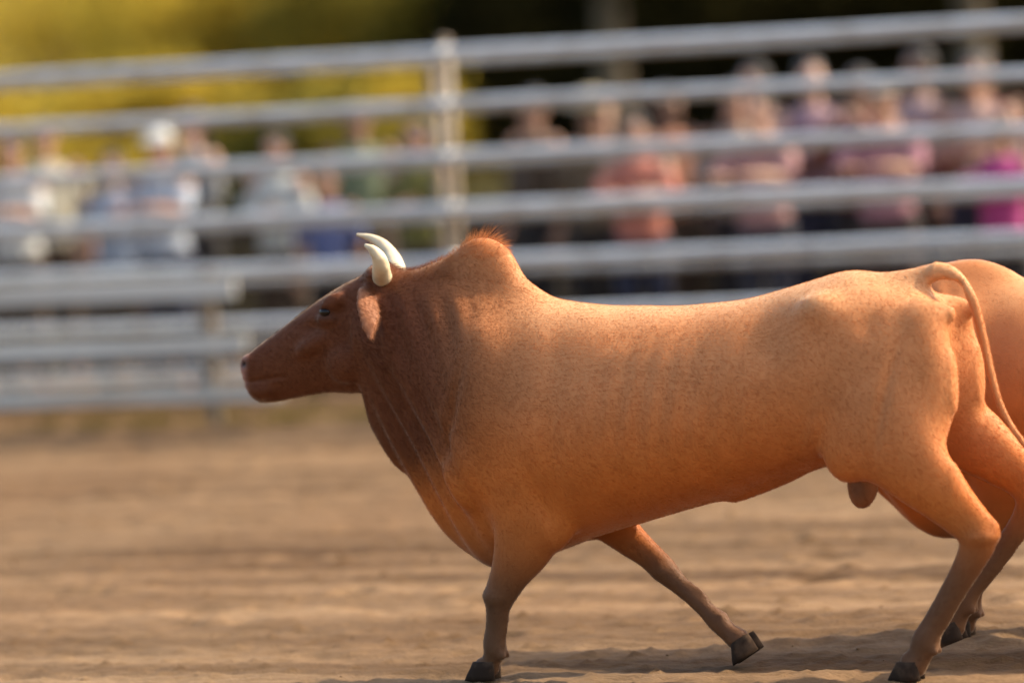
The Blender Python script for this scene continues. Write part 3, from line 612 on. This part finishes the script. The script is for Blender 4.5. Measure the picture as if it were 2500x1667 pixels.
# ------------------------------------------------------------------ vegetation
def leaves(c, r, n, size, seed, holes=.35):
    g = np.random.default_rng(seed); nc = 46; cc = g.normal(size=(nc, 3)); cc /= np.linalg.norm(cc, axis=1)[:, None]; cc *= (g.random(nc)**.4)[:, None]*.86
    ci = g.integers(0, nc, n); p = cc[ci]+g.normal(size=(n, 3))*.155; p = p*np.array(r)+np.array(c)
    p[:, 2] = np.where(p[:, 2] < .04, .04+g.random(n)*.25, p[:, 2])
    d = g.normal(size=(n, 3)); d /= np.linalg.norm(d, axis=1)[:, None]; e = np.cross(d, g.normal(size=(n, 3))); e /= np.linalg.norm(e, axis=1)[:, None]
    sz = size*(.6+.8*g.random(n))[:, None]
    V = np.stack([p-d*sz, p+e*sz*.42-d*sz*.1, p+d*sz, p-e*sz*.42-d*sz*.1], 1).reshape(-1, 3)
    return V, np.arange(n*4).reshape(-1, 4)
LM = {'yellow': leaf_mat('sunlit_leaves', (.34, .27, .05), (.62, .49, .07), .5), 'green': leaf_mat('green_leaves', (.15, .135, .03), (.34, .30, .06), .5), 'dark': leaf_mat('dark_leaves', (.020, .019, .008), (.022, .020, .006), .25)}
def plant(name, label, cat, s, off, kind, rx, rz, n, size, trunk_h, seed, group):
    root = empty(name, F(s, off), random.random()*6); tag(root, label, cat, group)
    cz = trunk_h+rz*.95
    V, Fc = leaves((0, 0, cz), (rx, rx*.85, rz), n, size, seed); link('crown' if name == 'tree' else 'foliage', grid_mesh('foliage', V, Fc, False), root, LM[kind])
    bm = bmesh.new(); g = random.Random(seed); tr = .13 if name == 'tree' else .035
    k = 1 if name == 'tree' else 6
    for j in range(k):
        a = g.random()*6; tx, ty = math.cos(a)*rx*.4*(k > 1), math.sin(a)*rx*.4*(k > 1)
        tube(bm, [(tx*.2, ty*.2, -.15, tr*1.4), (tx*.5, ty*.5, cz*.35, tr), (tx+g.uniform(-.1, .1), ty, cz*.7, tr*.8), (tx*1.4, ty*1.4+.1, cz, tr*.4)], ref=(1, 0, 0), n=12)
    for j in range(9 if name == 'tree' else 5):
        a = g.random()*6.28; z0 = cz*g.uniform(.45, .8); L = rx*g.uniform(.45, .75)
        tube(bm, [(0, 0, z0, tr*.5), (math.cos(a)*L*.5, math.sin(a)*L*.5, z0+L*.35, tr*.33), (math.cos(a)*L, math.sin(a)*L, z0+L*.75, tr*.12)], ref=(0, 0, 1), n=8, sub=3)
    link('trunk' if name == 'tree' else 'stems', bm_mesh(bm, 'trunk'), root, M_bark)
# positions given along / behind the fence
PL = [
 ('bush', 'golden sunlit bush at the far left of the row', -17.5, 27, 'yellow', 2.1, 1.7, 'b'),
 ('bush', 'tall golden green bush, second from the left', -15.6, 33, 'yellow', 2.3, 2.0, 'b'),
 ('bush', 'golden bush with loose edges, third from the left', -13.0, 28, 'yellow', 2.0, 1.7, 'b'),
 ('bush', 'yellowish bush set farthest back', -21.5, 42, 'yellow', 3.0, 2.3, 'b'),
 ('bush', 'yellowish bush behind a gap in the golden row', -18.2, 41, 'yellow', 2.6, 2.1, 'b'),
 ('bush', 'green bush between the golden and the dark bushes', -10.6, 27, 'green', 1.8, 1.7, 'b'),
 ('bush', 'low olive bush left of the middle post', -8.0, 18.5, 'green', 1.2, .75, 'b'),
 ('bush', 'golden bush at the right end of the golden row', -10.9, 31, 'yellow', 1.8, 1.7, 'b'),
 ('bush', 'low golden bush behind the olive shirt', -8.6, 21.5, 'yellow', 1.3, .8, 'b'),
 ('bush', 'low spreading golden bush at the far left, in front of the golden row', -15.0, 23.5, 'yellow', 2.2, .95, 'b'),
 ('bush', 'low spreading golden bush in front of the tall golden green bush', -11.6, 23, 'yellow', 1.7, .85, 'b'),
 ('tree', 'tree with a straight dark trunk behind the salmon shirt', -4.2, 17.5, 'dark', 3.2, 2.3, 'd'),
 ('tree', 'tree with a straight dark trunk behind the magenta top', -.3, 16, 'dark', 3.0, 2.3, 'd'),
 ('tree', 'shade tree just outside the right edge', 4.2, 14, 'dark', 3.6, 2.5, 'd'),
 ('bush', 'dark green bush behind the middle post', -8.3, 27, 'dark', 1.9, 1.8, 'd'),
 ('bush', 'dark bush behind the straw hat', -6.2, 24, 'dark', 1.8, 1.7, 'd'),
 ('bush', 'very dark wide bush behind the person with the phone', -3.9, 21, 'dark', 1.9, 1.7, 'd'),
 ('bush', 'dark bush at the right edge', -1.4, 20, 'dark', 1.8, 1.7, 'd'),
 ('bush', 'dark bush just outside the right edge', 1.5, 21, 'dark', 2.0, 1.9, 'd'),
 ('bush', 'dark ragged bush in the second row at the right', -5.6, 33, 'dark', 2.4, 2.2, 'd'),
]
for i, (nm, lb, s, off, kd, rx, rz, g) in enumerate(PL):
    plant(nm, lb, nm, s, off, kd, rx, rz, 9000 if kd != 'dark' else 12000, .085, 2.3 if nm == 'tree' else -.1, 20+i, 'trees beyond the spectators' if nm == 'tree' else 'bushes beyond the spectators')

# ------------------------------------------------------------------ grass along the foot of the fence, loose clods
def blades(name, n, s0, s1, o0, o1, hgt, seed, dens):
    g = np.random.default_rng(seed); nt_ = dens; ts = g.uniform(s0, s1, nt_); to = g.normal((o0+o1)/2, (o1-o0)/4, nt_)
    k = g.integers(0, nt_, n); sx = ts[k]+g.normal(size=n)*.05; so_ = to[k]+g.normal(size=n)*.04
    B = np.array(P0)[None]+np.outer(sx, np.array(ev))+np.outer(so_, np.array(nv)); B[:, 2] = 0
    a = g.random(n)*6.28; hh = hgt*(.4+.9*g.random(n)); wv = np.stack([np.cos(a), np.sin(a), a*0], 1)*.003
    ln = np.stack([np.cos(a+1.3), np.sin(a+1.3), a*0], 1)*(hh*.45*g.random(n))[:, None]; up = np.array([0, 0, 1.])[None]*hh[:, None]
    V = np.stack([B-wv, B+wv, B+wv*.7+ln*.35+up*.6, B+ln+up, B-wv*.7+ln*.35+up*.6], 1).reshape(-1, 3); b0 = (np.arange(n)*5)[:, None]
    return grid_mesh(name, V, np.concatenate([b0+np.array([0, 1, 2]), b0+np.array([0, 2, 4]), b0+np.array([4, 2, 3])], 0))
M_grass = leaf_mat('grass_blades', (.13, .105, .03), (.20, .16, .04), .35)
tag(link('grass', blades('grass', 14000, -1.6, 6, -.1, .5, .06, 4, 260), mat=M_grass), 'olive grass tufts growing along the foot of the fence', 'grass', kind='stuff')
tag(link('grass', blades('grass', 60000, -12, 14, 3.2, 9, .10, 5, 1500), mat=M_grass), 'short rough grass behind the spectators', 'grass', kind='stuff')
bm = bmesh.new(); g = random.Random(9)
for i in range(420):
    p = F(g.uniform(-6, 7), g.uniform(-12.3, -.4)); r = .005+.010*g.random()**3
    res = bmesh.ops.create_icosphere(bm, subdivisions=1, radius=1, matrix=Matrix.Translation((p.x, p.y, .012+r*.35)) @ Matrix.Rotation(g.random()*6, 4, 'Z') @ Matrix.Diagonal((r*g.uniform(.8, 1.6), r, r*g.uniform(.5, .9), 1)))
    for v in res['verts']: v.co += Vector((g.uniform(-1, 1), g.uniform(-1, 1), g.uniform(-1, 1)))*r*.18
tag(link('dirt_clods', bm_mesh(bm, 'dirt_clods', False), mat=M_dirt), 'small loose clods of dirt scattered over the arena', 'clods', kind='stuff')
